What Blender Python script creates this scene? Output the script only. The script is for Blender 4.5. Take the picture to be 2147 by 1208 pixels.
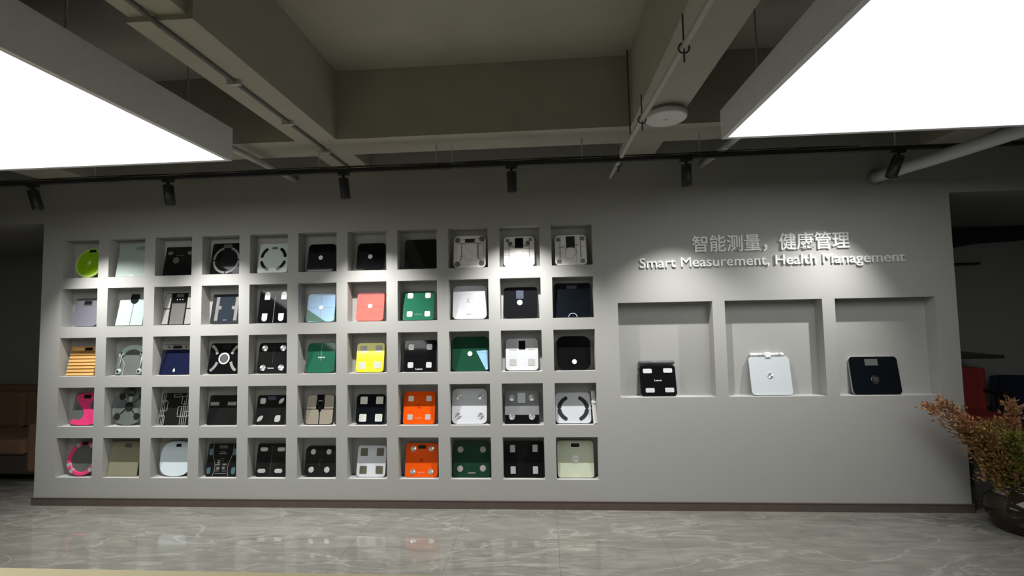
import bpy, bmesh, math, random
import numpy as np
from mathutils import Vector, Matrix
for o in list(bpy.data.objects): bpy.data.objects.remove(o, do_unlink=True)
C = bpy.context.scene.collection
random.seed(4)
# ------------------------------------------------------------------ camera
W, H, F = 2147.0, 1208.0, 985.03
Z0 = 2.392                                   # floor level below the top row of niches
def rod(r):
    r = np.array(r); t = np.linalg.norm(r); k = r/t
    K = np.array([[0,-k[2],k[1]],[k[2],0,-k[0]],[-k[1],k[0],0]])
    return np.eye(3)+math.sin(t)*K+(1-math.cos(t))*K@K
RC = np.array([[0.9975,0.0678,-0.0192],[-0.0231,0.0566,-0.9981],[-0.0666,0.9961,0.0580]])
CAM = np.array([4.4228,-4.0310,-0.7715+Z0])
RC = rod([-0.0577,0.0670,-0.0212])@np.array([[1,0,0],[0,0,-1],[0,1,0.]])
def ray(x, y): return RC.T@np.array([(x-W/2)/F,(y-H/2)/F,1.0])
def atY(x, y, Y): d = ray(x,y); return CAM+d*((Y-CAM[1])/d[1])
cd = bpy.data.cameras.new('camera'); cam = bpy.data.objects.new('camera', cd); C.objects.link(cam)
M = Matrix.Identity(4)
for i in range(3):
    M[i][0] = RC[0][i]; M[i][1] = -RC[1][i]; M[i][2] = -RC[2][i]; M[i][3] = CAM[i]
cam.matrix_world = M
cd.sensor_width = 36; cd.lens = F/W*36; cd.clip_start = 0.02; cd.clip_end = 100
bpy.context.scene.camera = cam
# ------------------------------------------------------------------ world, exposure
w = bpy.data.worlds.new('world'); bpy.context.scene.world = w; w.use_nodes = True
w.node_tree.nodes['Background'].inputs[0].default_value = (0.5,0.55,0.6,1)
w.node_tree.nodes['Background'].inputs[1].default_value = 0.0
vs = bpy.context.scene.view_settings
vs.view_transform = 'Standard'; vs.look = 'None'; vs.gamma = 1; vs.use_curve_mapping = False
vs.exposure = 1.0
PANEL = 1.6         # light box emission
SPOT = 85.0         # watts of a track spot
# ------------------------------------------------------------------ materials
MATS = {}
def mat(name, col, rough=0.5, metal=0.0, var=0.06, nscale=40.0, bump=0.0, spec=0.5, coat=0.0, aniso=0.0):
    if name in MATS: return MATS[name]
    m = bpy.data.materials.new(name); m.use_nodes = True; nt = m.node_tree; b = nt.nodes['Principled BSDF']
    tc = nt.nodes.new('ShaderNodeTexCoord'); nz = nt.nodes.new('ShaderNodeTexNoise')
    nz.inputs['Scale'].default_value = nscale; nz.inputs['Detail'].default_value = 4
    nt.links.new(tc.outputs['Object'], nz.inputs['Vector'])
    mx = nt.nodes.new('ShaderNodeMix'); mx.data_type = 'RGBA'
    c = np.array(col[:3]); a = np.clip(c*(1-var),0,1); z = np.clip(c*(1+var),0,1)
    mx.inputs[6].default_value = (*a,1); mx.inputs[7].default_value = (*z,1)
    nt.links.new(nz.outputs['Fac'], mx.inputs[0]); nt.links.new(mx.outputs[2], b.inputs['Base Color'])
    b.inputs['Roughness'].default_value = rough; b.inputs['Metallic'].default_value = metal
    b.inputs['Specular IOR Level'].default_value = spec
    if coat: b.inputs['Coat Weight'].default_value = coat; b.inputs['Coat Roughness'].default_value = 0.04
    if aniso:
        b.inputs['Anisotropic'].default_value = aniso
        tg = nt.nodes.new('ShaderNodeTangent'); tg.direction_type = 'RADIAL'; tg.axis = 'Z'
        nt.links.new(tg.outputs[0], b.inputs['Tangent'])
    if bump:
        bp = nt.nodes.new('ShaderNodeBump'); bp.inputs['Strength'].default_value = bump; bp.inputs['Distance'].default_value = 0.01
        nt.links.new(nz.outputs['Fac'], bp.inputs['Height']); nt.links.new(bp.outputs[0], b.inputs['Normal'])
    MATS[name] = m; return m
def s2l(r, g=None, b=None):
    if g is None: g = b = r
    f = lambda v: (v/255/12.92) if v/255 <= .04045 else ((v/255+.055)/1.055)**2.4
    return (f(r), f(g), f(b))
def clear_glass(name, tint, fac=0.12, haze=0.12):
    if name in MATS: return MATS[name]
    m = bpy.data.materials.new(name); m.use_nodes = True; nt = m.node_tree; nt.nodes.clear()
    o = nt.nodes.new('ShaderNodeOutputMaterial'); t = nt.nodes.new('ShaderNodeBsdfTransparent'); g = nt.nodes.new('ShaderNodeBsdfGlossy')
    d = nt.nodes.new('ShaderNodeBsdfDiffuse'); mx = nt.nodes.new('ShaderNodeMixShader'); m2 = nt.nodes.new('ShaderNodeMixShader')
    lw = nt.nodes.new('ShaderNodeFresnel'); lw.inputs[0].default_value = 1.5
    t.inputs[0].default_value = (*tint,1); g.inputs['Roughness'].default_value = 0.04; d.inputs[0].default_value = (*tint,1)
    m2.inputs[0].default_value = haze
    nt.links.new(t.outputs[0], m2.inputs[1]); nt.links.new(d.outputs[0], m2.inputs[2])
    nt.links.new(lw.outputs[0], mx.inputs[0]); nt.links.new(m2.outputs[0], mx.inputs[1]); nt.links.new(g.outputs[0], mx.inputs[2])
    nt.links.new(mx.outputs[0], o.inputs[0]); MATS[name] = m; return m
def emit(name, col, s):
    m = bpy.data.materials.new(name); m.use_nodes = True; nt = m.node_tree; nt.nodes.clear()
    o = nt.nodes.new('ShaderNodeOutputMaterial'); e = nt.nodes.new('ShaderNodeEmission')
    e.inputs[0].default_value = (*col,1); e.inputs[1].default_value = s; nt.links.new(e.outputs[0], o.inputs[0]); return m
def marble():
    m = bpy.data.materials.new('polished_stone'); m.use_nodes = True; nt = m.node_tree; b = nt.nodes['Principled BSDF']; N = nt.nodes.new; L = nt.links.new
    g = N('ShaderNodeNewGeometry'); mp = N('ShaderNodeMapping'); L(g.outputs['Position'], mp.inputs[0])
    mp.inputs['Rotation'].default_value = (0,0,math.radians(-28)); mp.inputs['Scale'].default_value = (0.7,2.6,1)
    n1 = N('ShaderNodeTexNoise'); n1.inputs['Scale'].default_value = 3.6; n1.inputs['Detail'].default_value = 9; n1.inputs['Roughness'].default_value = .65; n1.inputs['Distortion'].default_value = 1.2; L(mp.outputs[0], n1.inputs[0])
    r1 = N('ShaderNodeValToRGB'); L(n1.outputs['Fac'], r1.inputs[0])
    e = r1.color_ramp.elements; e[0].position = .28; e[0].color = (.125,.122,.106,1); e[1].position = .75; e[1].color = (.235,.23,.203,1)
    k = e.new(.5); k.color = (.17,.167,.147,1)
    # veins
    n2 = N('ShaderNodeTexNoise'); n2.inputs['Scale'].default_value = 1.15; n2.inputs['Detail'].default_value = 6; n2.inputs['Distortion'].default_value = 1.0; L(mp.outputs[0], n2.inputs[0])
    s = N('ShaderNodeMath'); s.operation = 'SUBTRACT'; s.inputs[1].default_value = .5; L(n2.outputs['Fac'], s.inputs[0])
    a = N('ShaderNodeMath'); a.operation = 'ABSOLUTE'; L(s.outputs[0], a.inputs[0])
    r2 = N('ShaderNodeValToRGB'); L(a.outputs[0], r2.inputs[0]); e = r2.color_ramp.elements
    e[0].position = 0; e[0].color = (.30,.30,.30,1); e[1].position = .014; e[1].color = (0,0,0,1)
    mx = N('ShaderNodeMix'); mx.data_type = 'RGBA'; mx.inputs[7].default_value = (.42,.41,.38,1); L(r2.outputs[0], mx.inputs[0]); L(r1.outputs[0], mx.inputs[6])
    L(mx.outputs[2], b.inputs['Base Color']); b.inputs['Roughness'].default_value = .05
    return m
GLOSS = dict(rough=0.06, var=0.03)
WALL = mat('wall_paint', (.405,.405,.385), .85, var=.03, nscale=6, bump=.02)
CONC = mat('painted_concrete', (.43,.415,.35), .9, var=.12, nscale=4, bump=.1)
METW = mat('white_metal', (.55,.56,.58), .45)
METG = mat('grey_box_metal', (.80,.81,.83), .5)
BLK = mat('black_powder_coat', (.02,.02,.021), .45)
BASE = mat('brown_baseboard', (.105,.078,.065), .5, var=.2, nscale=12)
GROUT = mat('grey_grout', (.14,.14,.13), .8)
# ------------------------------------------------------------------ helpers
def obj(name, bm, m, parent=None, smooth=False):
    me = bpy.data.meshes.new(name)
    if smooth:
        for f in bm.faces: f.smooth = True
    bm.normal_update(); bm.to_mesh(me); bm.free()
    if m is not None:
        for q in (m if isinstance(m,(list,tuple)) else [m]): me.materials.append(q)
    o = bpy.data.objects.new(name, me); C.objects.link(o)
    if parent is not None: o.parent = parent
    return o
def tag(o, label, cat, group=None):
    o['label'] = label; o['category'] = cat
    if group: o['group'] = group
    return o
def struct(o, label=None): 
    o['kind'] = 'structure'
    if label: o['label'] = label
    return o
def thing(name, label, cat, loc=(0,0,0), rot=(0,0,0), group=None):
    e = bpy.data.objects.new(name, None); C.objects.link(e); e.location = loc; e.rotation_euler = rot; e.empty_display_size = .05
    return tag(e, label, cat, group)
def box(bm, x0, x1, y0, y1, z0, z1, mi=0):
    v = [bm.verts.new(p) for p in ((x0,y0,z0),(x1,y0,z0),(x1,y1,z0),(x0,y1,z0),(x0,y0,z1),(x1,y0,z1),(x1,y1,z1),(x0,y1,z1))]
    for q in ((3,2,1,0),(4,5,6,7),(0,1,5,4),(1,2,6,5),(2,3,7,6),(3,0,4,7)):
        f = bm.faces.new([v[i] for i in q]); f.material_index = mi
    return bm
def bx(*a): return box(bmesh.new(), *a)
def bevel(bm, d, seg=2):
    bmesh.ops.bevel(bm, geom=list(bm.edges), offset=d, segments=seg, affect='EDGES', profile=.5); return bm
def tube(bm, pts, r, n=10, caps=True):
    pts = [Vector(p) for p in pts]; rs = r if isinstance(r,(list,tuple)) else [r]*len(pts); rings = []
    ref = None
    for i, p in enumerate(pts):
        d = (pts[min(i+1,len(pts)-1)]-pts[max(i-1,0)]).normalized()
        if ref is None:
            ref = Vector((0,0,1)) if abs(d.z) < .9 else Vector((1,0,0))
        u = d.cross(ref).normalized(); v = u.cross(d).normalized(); ref = v
        rings.append([bm.verts.new(p+(u*math.cos(2*math.pi*k/n)+v*math.sin(2*math.pi*k/n))*rs[i]) for k in range(n)])
    for a, b in zip(rings, rings[1:]):
        for k in range(n): bm.faces.new((a[k],a[(k+1)%n],b[(k+1)%n],b[k]))
    if caps: bm.faces.new(rings[0][::-1]); bm.faces.new(rings[-1])
    bmesh.ops.recalc_face_normals(bm, faces=bm.faces[:]); return bm
def lathe(bm, prof, n=32):
    rings = []
    for r, z in prof:
        rings.append([bm.verts.new((max(r,1e-4)*math.cos(2*math.pi*k/n), max(r,1e-4)*math.sin(2*math.pi*k/n), z)) for k in range(n)])
    for a, b in zip(rings, rings[1:]):
        for k in range(n): bm.faces.new((a[k],a[(k+1)%n],b[(k+1)%n],b[k]))
    return bm
# outlines in the plane, counter-clockwise
def rrect(w, h, r, cx=0, cy=0, n=5):
    r = min(r, w/2-1e-4, h/2-1e-4); P = []
    if not isinstance(r,(list,tuple)): r = [r]*4
    for (sx,sy,a0),q in zip(((1,1,0),(-1,1,90),(-1,-1,180),(1,-1,270)),r):
        for k in range(n+1):
            a = math.radians(a0+90*k/n); P.append((cx+sx*(w/2-q)+q*math.cos(a), cy+sy*(h/2-q)+q*math.sin(a)))
    return P
def rrect4(w, h, rs, cx=0, cy=0, n=6):
    P = []
    for (sx,sy,a0),q in zip(((1,1,0),(-1,1,90),(-1,-1,180),(1,-1,270)),rs):
        for k in range(n+1):
            a = math.radians(a0+90*k/n); P.append((cx+sx*(w/2-q)+q*math.cos(a), cy+sy*(h/2-q)+q*math.sin(a)))
    return P
def circ(r, cx=0, cy=0, n=28, ry=None):
    ry = ry or r; return [(cx+r*math.cos(2*math.pi*k/n), cy+ry*math.sin(2*math.pi*k/n)) for k in range(n)]
def prism(P, z0, z1, bev=0.0, bm=None):
    """outline P extruded from z0 to z1, top rim chamfered"""
    bm = bm or bmesh.new()
    lo = [bm.verts.new((x,y,z0)) for x,y in P]
    cx = sum(p[0] for p in P)/len(P); cy = sum(p[1] for p in P)/len(P)
    rings = [lo]
    if bev > 0:
        n = len(P); ins = []
        for i in range(n):
            a = Vector(P[i-1]); b = Vector(P[i]); c = Vector(P[(i+1)%n])
            t = (c-a); nn = Vector((-t.y,t.x)); nn = nn.normalized() if nn.length > 0 else nn
            ins.append((b.x+nn.x*bev, b.y+nn.y*bev))
        rings.append([bm.verts.new((x,y,z1-bev)) for x,y in P]); rings.append([bm.verts.new((x,y,z1)) for x,y in ins])
    else: rings.append([bm.verts.new((x,y,z1)) for x,y in P])
    n = len(P)
    for a, b in zip(rings, rings[1:]):
        for k in range(n): bm.faces.new((a[k],a[(k+1)%n],b[(k+1)%n],b[k]))
    bm.faces.new(lo[::-1]); top = bm.faces.new(rings[-1])
    return bm
def arc_outline(r, a0, a1, wd, cx=0, cy=0, n=14, cap=True, ry=None):
    k = (ry or r)/r; O = []; I = []
    for i in range(n+1):
        a = math.radians(a0+(a1-a0)*i/n); c, s = math.cos(a), math.sin(a)
        O.append((cx+(r+wd/2)*c, cy+(r+wd/2)*s*k)); I.append((cx+(r-wd/2)*c, cy+(r-wd/2)*s*k))
    P = O[:]
    if cap:
        a = math.radians(a1); m = (cx+r*math.cos(a), cy+r*math.sin(a)*k)
        for j in range(1,6):
            b = a+math.pi*j/6; P.append((m[0]+wd/2*math.cos(b), m[1]+wd/2*math.sin(b)))
    P += I[::-1]
    if cap:
        a = math.radians(a0); m = (cx+r*math.cos(a), cy+r*math.sin(a)*k)
        for j in range(1,6):
            b = a+math.pi+math.pi*j/6; P.append((m[0]+wd/2*math.cos(b), m[1]+wd/2*math.sin(b)))
    return P
def ribbon(pts, wd, z0, z1, bm=None):
    """flat strip following pts"""
    bm = bm or bmesh.new(); n = len(pts); A = []; B = []
    for i in range(n):
        a = Vector(pts[max(i-1,0)]); c = Vector(pts[min(i+1,n-1)]); t = (c-a).normalized(); nn = Vector((-t.y,t.x))*wd/2; p = Vector(pts[i])
        A.append([bm.verts.new((p.x+nn.x,p.y+nn.y,z)) for z in (z0,z1)]); B.append([bm.verts.new((p.x-nn.x,p.y-nn.y,z)) for z in (z0,z1)])
    for i in range(n-1):
        bm.faces.new((B[i][1],B[i+1][1],A[i+1][1],A[i][1])); bm.faces.new((A[i][0],A[i][1],A[i+1][1],A[i+1][0])); bm.faces.new((B[i][1],B[i][0],B[i+1][0],B[i+1][1]))
    return bm
def text_mesh(s, size, depth, bold=0.0):
    c = bpy.data.curves.new('t','FONT'); c.body = s; c.size = size; c.extrude = depth/2; c.offset = bold; c.resolution_u = 3
    o = bpy.data.objects.new('t', c); C.objects.link(o)
    dg = bpy.context.evaluated_depsgraph_get(); dg.update()
    me = bpy.data.meshes.new_from_object(o.evaluated_get(dg)); bpy.data.objects.remove(o); bpy.data.curves.remove(c)
    return me
def mesh_bounds(me):
    co = np.empty(len(me.vertices)*3); me.vertices.foreach_get('co', co); co = co.reshape(-1,3); return co.min(0), co.max(0)

# ================================================================== THE SETTING
ZS = 0.563+Z0        # beam soffit
ZL = 3.478           # slab
ZOP = 0.165+Z0       # head of the openings beside the display wall
WX0, WX1 = -0.200, 7.755
ND = 0.11            # niche depth
# --- floor tiles
fl = struct(obj('floor', bx(-5.2,12.2,-7.2,2.6,-0.06,-0.004), GROUT), 'polished grey stone tile floor')
STONE = marble()
TW, TL_ = 0.745, 1.5
tm = bevel(bx(-TW/2+.0005,TW/2-.0005,-TL_/2+.0005,TL_/2-.0005,-.012,0), .0004, 1)
tme = bpy.data.meshes.new('tile'); tm.to_mesh(tme); tm.free(); tme.materials.append(STONE)
i0 = 4.49-TW*13
for i in range(23):
    for j in range(6):
        t = bpy.data.objects.new('tile', tme); C.objects.link(t); t.parent = fl; t.location = (i0+TW*(i+.5), -0.905-TL_*4+TL_*(j+.5), 0)
# --- display wall with niches
niches = [(c*.45, c*.45+.35, Z0-r*.45-.35, Z0-r*.45) for r in range(5) for c in range(11)]
BN = [(5.0492+i*.8802, 5.0492+i*.8802+.7801, Z0-.6835-.7924, Z0-.6835) for i in range(3)]
allN = niches+BN
def wall_with_niches():
    bm = bmesh.new()
    xs = sorted({round(v,4) for n in allN for v in n[:2]}|{WX0,WX1}); zs = sorted({round(v,4) for n in allN for v in n[2:]}|{0.0,ZOP})
    cache = {}
    def V(x,y,z):
        k = (round(x,4),round(y,4),round(z,4))
        if k not in cache: cache[k] = bm.verts.new(k)
        return cache[k]
    for xa, xb in zip(xs,xs[1:]):
        for za, zb in zip(zs,zs[1:]):
            mx_, mz = (xa+xb)/2,(za+zb)/2
            inside = any(n[0]<mx_<n[1] and n[2]<mz<n[3] for n in allN)
            y = ND if inside else 0
            bm.faces.new((V(xa,y,za),V(xb,y,za),V(xb,y,zb),V(xa,y,zb)))
    for n in allN:
        xi = [x for x in xs if n[0]-1e-4<=x<=n[1]+1e-4]; zi = [z for z in zs if n[2]-1e-4<=z<=n[3]+1e-4]
        for a, b in zip(xi,xi[1:]):
            bm.faces.new((V(a,0,zi[0]),V(b,0,zi[0]),V(b,ND,zi[0]),V(a,ND,zi[0]))); bm.faces.new((V(a,ND,zi[-1]),V(b,ND,zi[-1]),V(b,0,zi[-1]),V(a,0,zi[-1])))
        for a, b in zip(zi,zi[1:]):
            bm.faces.new((V(xi[0],0,a),V(xi[0],ND,a),V(xi[0],ND,b),V(xi[0],0,b))); bm.faces.new((V(xi[-1],ND,a),V(xi[-1],0,a),V(xi[-1],0,b),V(xi[-1],ND,b)))
    T = .28
    v = [bm.verts.new(p) for p in ((WX0,T,0),(WX1,T,0),(WX1,T,ZOP),(WX0,T,ZOP))]; bm.faces.new(v[::-1])
    for x in (WX0,WX1):
        zz = [bm.verts.new((x,0,0)),bm.verts.new((x,0,ZOP)),bm.verts.new((x,T,ZOP)),bm.verts.new((x,T,0))]; f = bm.faces.new(zz)
    bmesh.ops.remove_doubles(bm, verts=bm.verts[:], dist=1e-4); bmesh.ops.recalc_face_normals(bm, faces=bm.faces[:])
    return bm
struct(obj('wall_back', wall_with_niches(), WALL), 'grey display wall with rows of square niches')
# fascia above the openings (same plane) and the lowered ceiling of the space behind
struct(obj('wall_back_upper', bx(-5.2,12.2,0,.28,ZOP,ZL), WALL), 'grey upper wall below the ceiling slab')
struct(obj('ceiling_corridor', bx(-5.2,12.2,.28,1.9,ZOP,ZOP+.1), WALL), 'lowered ceiling of the space behind the wall')
struct(obj('wall_corridor', bx(-5.2,12.2,1.82,2.0,0,ZOP), WALL), 'dim grey rear wall')
struct(obj('wall_left', bx(-5.3,-5.2,-7.2,2.0,0,ZL), WALL)); struct(obj('wall_right', bx(12.2,12.3,-7.2,2.0,0,ZL), WALL))
struct(obj('wall_front', bx(-5.3,12.3,-7.3,-7.2,0,ZL), WALL))
bb = bx(WX0-.012,WX1+.012,-.012,0,0,.064); box(bb, WX0-.012,WX0,0,.28,0,.064); box(bb, WX1,WX1+.012,0,.28,0,.064)
struct(obj('baseboard_back', bb, BASE), 'thin brown baseboard')
tr = bx(WX0-.014,WX1+.014,-.014,0,.064,.069)
struct(obj('trim_1', tr, BASE))
# --- ceiling slab and beams
struct(obj('ceiling', bx(-5.2,12.2,-7.2,0,ZL,ZL+.15), CONC), 'dark olive grey ceiling slab')
def beam(name, x0, x1, y0, y1, zb):
    return obj(name, bx(x0,x1,y0,y1,zb,ZL), CONC)
LB = [(-2.36-.31,-2.36),(-.17,.28),(2.595,2.907),(5.075,5.385),(7.56,7.875),(10.05,10.36)]
for x0, x1 in LB:
    struct(beam('ceiling_beam', x0, x1, -2.13, 0, ZS), 'grey concrete ceiling beam running to the wall')
    struct(beam('ceiling_beam', x0+.012, x1-.03, -7.2, -2.13, ZS+.025), 'shallower stretch of concrete ceiling beam')
edges = [-5.2]+[e for b in LB for e in b]+[12.2]
for a, b in zip(edges[::2],edges[1::2]):
    struct(beam('ceiling_beam', a, b, -.695, -.362, ZS), 'concrete cross beam parallel to the display wall')
    struct(beam('ceiling_beam', a, b, -4.6, -4.27, ZS+.025), 'concrete cross beam behind the table')

# ================================================================== LIGHT BOXES
PAN = emit('lit_diffuser', (1,1,1), PANEL)
def light_box(x0, x1, y0, y1, z0, z1, label):
    e = thing('light_box', label, 'ceiling light', ((x0+x1)/2,(y0+y1)/2,z0))
    X, Y, hh = (x1-x0)/2, (y1-y0)/2, z1-z0; t = .03
    for a in ((-X,X,-Y,-Y+t),(-X,X,Y-t,Y),(-X,-X+t,-Y+t,Y-t),(X-t,X,-Y+t,Y-t)): obj('side_panel', bx(*a,0,hh), METG, e)
    obj('back_panel', bx(-X+t,X-t,-Y+t,Y-t,hh-.02,hh), METG, e)
    obj('diffuser', bx(-X+t,X-t,-Y+t,Y-t,.006,.012), PAN, e)
    for sx in (-.86,.86):
        for yy in (Y-.25,Y-1.0,Y-1.75):
            obj('hanging_rod', tube(bmesh.new(), [(sx*X,yy,hh),(sx*X,yy,ZL-z0)], .005, 6), METW, e)
    return e
light_box(.58,2.358,-4.2,-1.062,2.692,2.915,'large white light box hung between beams over the niche grid')
light_box(5.553,7.32,-4.2,-1.075,2.692,2.875,'large white light box hung between beams near the lettering')

# ================================================================== TRACK AND SPOTS
TY, TZ = -.50, 2.780
tr = thing('lighting_track', 'long thin black lighting track hung below the cross beam', 'light track', (4,TY,TZ))
obj('rail', bx(-9.1,3.9,-.016,.016,-.014,.014), BLK, tr)
cab = bmesh.new()
for s, ph in ((.008,0),(-.006,1.3)):
    tube(cab, [(-5+.25*i, s, .022+.010*abs(math.sin(i*.45+ph))) for i in range(32)], .004, 5)
obj('cable', cab, BLK, tr)
for x in (-3.2,-1.32,-.38,-.26,.74,1.61,3.0):
    obj('hanger', tube(bmesh.new(), [(x,0,.014),(x,0,ZS-TZ)], .0045, 6), METW, tr)
for x in (-.32,.95): obj('rail_joiner', bevel(bx(x-.06,x+.06,-.019,.019,-.018,.018),.003,1), BLK, tr)
LENS = emit('spot_lens', (1,.97,.92), 6)
def spot(x, tilt_x, tilt_y, label, power=1.0):
    """tilt_x swings the head towards the wall, tilt_y to the side (degrees)"""
    e = thing('track_spotlight', label, 'spotlight', (x,TY,TZ-.014))
    obj('adapter', bevel(bx(-.045,.045,-.017,.017,-.022,0),.003,1), BLK, e)
    obj('stem', tube(bmesh.new(), [(0,0,-.022),(0,0,-.052)], .010, 10), BLK, e)
    piv = (0,0,-.045)
    hd = lathe(bmesh.new(), [(0,.0),(.032,0),(.037,-.004),(.037,-.158),(.035,-.160),(.031,-.158),(.031,-.140),(0,-.140)], 28)
    bmesh.ops.recalc_face_normals(hd, faces=hd.faces[:])
    h = obj('lamp_head', hd, BLK, e, True); h.location = piv; h.rotation_euler = (math.radians(tilt_x),math.radians(tilt_y),0)
    ln = obj('lens', prism(circ(.030,n=20),-.1395,-.137), LENS, h)
    obj('heat_fin_ring', lathe(bmesh.new(), [(.037,-.01),(.0385,-.012),(.0385,-.016),(.037,-.018)], 28), BLK, h)
    l = bpy.data.lights.new('spot_beam','SPOT'); l.energy = SPOT*power; l.spot_size = math.radians(98); l.spot_blend = 1.0; l.shadow_soft_size = .016; l.color = (1,.985,.965)
    lo = bpy.data.objects.new('spot_beam', l); C.objects.link(lo); lo.parent = h; lo.location = (0,0,-.164)
spot(.26,6,-14,'grey black track spotlight over the green citrus scale niche')
spot(1.43,5,-5,'black track spotlight over the ringed black scale niche')
spot(2.88,6,-4,'black track spotlight over the coral scale niche')
spot(4.20,9,-1,'black track spotlight over the transparent scales')
spot(5.51,4,0,'black track spotlight between niche grid and wall lettering',.66)
spot(7.02,7,20,'black track spotlight leaning beside the thick white pipe',.62)

# ================================================================== PIPES, DETECTOR
PIPE = mat('white_painted_pipe', (.50,.50,.48), .6)
t = thing('conduit', 'thin conduit clipped along the soffit of the beam over the niche grid', 'conduit', (2.745,0,ZS-.012))
obj('tube', tube(bmesh.new(), [(0,-.012,0),(-.005,-2.12,0),(-.03,-2.2,.028),(-.03,-5,.028)], .011, 8), mat('grey_conduit',(.16,.155,.14),.6), t)
for y in (-.5,-1.05,-1.6): obj('clip', bx(-.045,.03,y-.012,y+.012,-.016,.012), PIPE, t)
t = thing('ceiling_pipe', 'white pipe hung on rods below the beam with the round detector', 'pipe', (5.04,0,2.392+.40))
obj('tube', tube(bmesh.new(), [(-.02,-.002,0),(0,-.9,.01),(.06,-2.6,.02),(.10,-5,.03)], .016, 10), PIPE, t)
for y, dx in ((-.33,0),(-1.18,.008),(-1.95,.034)):
    obj('hanging_rod', tube(bmesh.new(), [(dx,y,-.06),(dx,y,ZL-2.792 if y<-.7 and y>-1.9 and False else ZS-2.792)], .004, 6), mat('dark_rod',(.06,.06,.055),.6), t)
    obj('clamp_ring', tube(bmesh.new(), [(dx+.024*math.cos(a),y,.006+.024*math.sin(a)) for a in [2*math.pi*k/12 for k in range(13)]], .004, 6, False), mat('dark_rod',(.06,.06,.055)), t)
t = tag(obj('drop_rod', tube(bmesh.new(), [(5.052,-.76,ZL),(5.055,-.76,ZS-.10)], .005, 6), MATS['dark_rod']), 'thin dark rod dropping from the slab beside the detector beam', 'rod')
t = tag(obj('wall_pipe', tube(bmesh.new(), [(2.22,-.002,2.875),(2.20,-.5,2.875),(2.17,-1.05,2.875)], .024, 12), PIPE, None, True), 'white pipe from wall to light box over the niche grid', 'pipe')
t = tag(obj('wall_pipe', tube(bmesh.new(), [(5.79,-.002,2.864),(5.83,-.5,2.864),(5.86,-1.07,2.864)], .024, 12), PIPE, None, True), 'white pipe from wall to light box above the lettering', 'pipe')
t = thing('drain_pipe', 'thick white insulated pipe entering the wall beside the leaning spotlight', 'pipe', (7.18,0,2.70))
obj('tube', tube(bmesh.new(), [(.0,-.003,.0),(.03,-.12,.005),(.13,-.60,.0),(.24,-.90,.015),(.45,-1.45,.03),(.6,-2.2,.05)], .046, 20), mat('insulation_wrap',(.50,.51,.54),.7,bump=.1), t, True)
obj('wall_collar', tube(bmesh.new(), [(0,-.001,0),(0.003,-.016,0)], .062, 24), mat('collar_grey',(.26,.26,.26),.7), t, True)
obj('strap', tube(bmesh.new(), [(.03,-.18,-.07),(.03,-.18,.20)], .014, 8), mat('collar_grey',(.26,.26,.26)), t)
t = thing('smoke_detector', 'round white ceiling fixture on the beam soffit', 'detector', (5.262,-.92,ZS))
obj('mount', lathe(bmesh.new(), [(0,-.02),(.105,-.02),(.105,0),(0,0)][::-1], 40), METW, t)
obj('cover', lathe(bmesh.new(), [(0,-.02),(.128,-.02),(.134,-.026),(.134,-.048),(.128,-.055),(0,-.057)][::-1], 48), mat('white_plastic',(.78,.77,.74),.45), t, False)
obj('indicator', lathe(bmesh.new(), [(0,-.0565),(.012,-.0565),(.012,-.060),(0,-.060)][::-1], 16), mat('grey_dot',(.55,.55,.52),.5), t)

# ================================================================== LETTERING
LET = mat('white_acrylic_letter', (.9,.9,.88), .45)
def lettering(s, x0, x1, zbase, size, label, bold, top=None):
    e = thing('wall_lettering', label, 'lettering', ((x0+x1)/2, 0, zbase))
    ref = text_mesh('I', 1, .01); xr = mesh_bounds(ref)[1][0]; bpy.data.meshes.remove(ref)
    adv = []
    for i in range(len(s)):
        me = text_mesh(s[:i]+'I', 1, .01); adv.append(mesh_bounds(me)[1][0]-xr); bpy.data.meshes.remove(me)
    full = text_mesh(s, 1, .01); a, b = mesh_bounds(full); bpy.data.meshes.remove(full)
    k = (x1-x0)/(b[0]-a[0])
    for ch, ad in zip(s, adv):
        if ch == ' ': continue
        me = text_mesh(ch, 1, .001, 0 if ch == 'M' else bold*.6 if ch == '康' else bold)
        co = np.empty(len(me.vertices)*3); me.vertices.foreach_get('co', co); co = co.reshape(-1,3)
        zmid = co[:,2] > 0
        out = np.stack([(co[:,0]-0)*k, co[:,1]*size, np.where(zmid, .014, .0)],1)
        me.vertices.foreach_set('co', out.ravel()); me.update(); me.materials.append(LET)
        o = bpy.data.objects.new('letter', me); C.objects.link(o); o.parent = e
        o.rotation_euler = (math.pi/2,0,0); o.location = (x0+(ad-a[0])*k-(x0+x1)/2, -.0005, 0)
lettering('智能测量，健康管理', 5.683, 6.945, Z0-.258, .1500, 'raised white Chinese lettering on the grey wall', .013)
lettering('Smart Measurement, Health Management', 5.241, 7.372, Z0-.391, .1180, 'raised white English lettering reading Smart Measurement, Health Management', .005)

# ================================================================== SCALES
CR = {1:(110,470,5.033),2:(500,470,4.88),3:(900,450,4.831),4:(110,690,5.112),5:(500,690,4.88),6:(900,680,5.251),7:(60,890,3.702),8:(600,890,3.112),9:(1280,610,5.033),10:(1260,440,2.684)}
def cpx(k,u,v): a = CR[k]; return a[0]+u/a[2], a[1]+v/a[2]
def gl(n, r, g, b, rough=.06): return mat(n, s2l(r,g,b), rough, var=.03)
BK = mat('black_glass', (.006,.006,.007), .05, var=.02); BK2 = mat('smoky_black_glass', (.014,.014,.014), .06, var=.02)
NVB = mat('navy_black_glass', (.005,.0068,.0095), .06, var=.02)
WHT = gl('white_glass', 212,215,220); MINT = gl('mint_white_glass', 200,214,207); SILV = gl('silver_green_glass', 165,178,172)
BASEB = mat('black_plastic', (.012,.012,.012), .5); BASEW = mat('white_plastic_base', (.62,.62,.62), .5)
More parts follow.
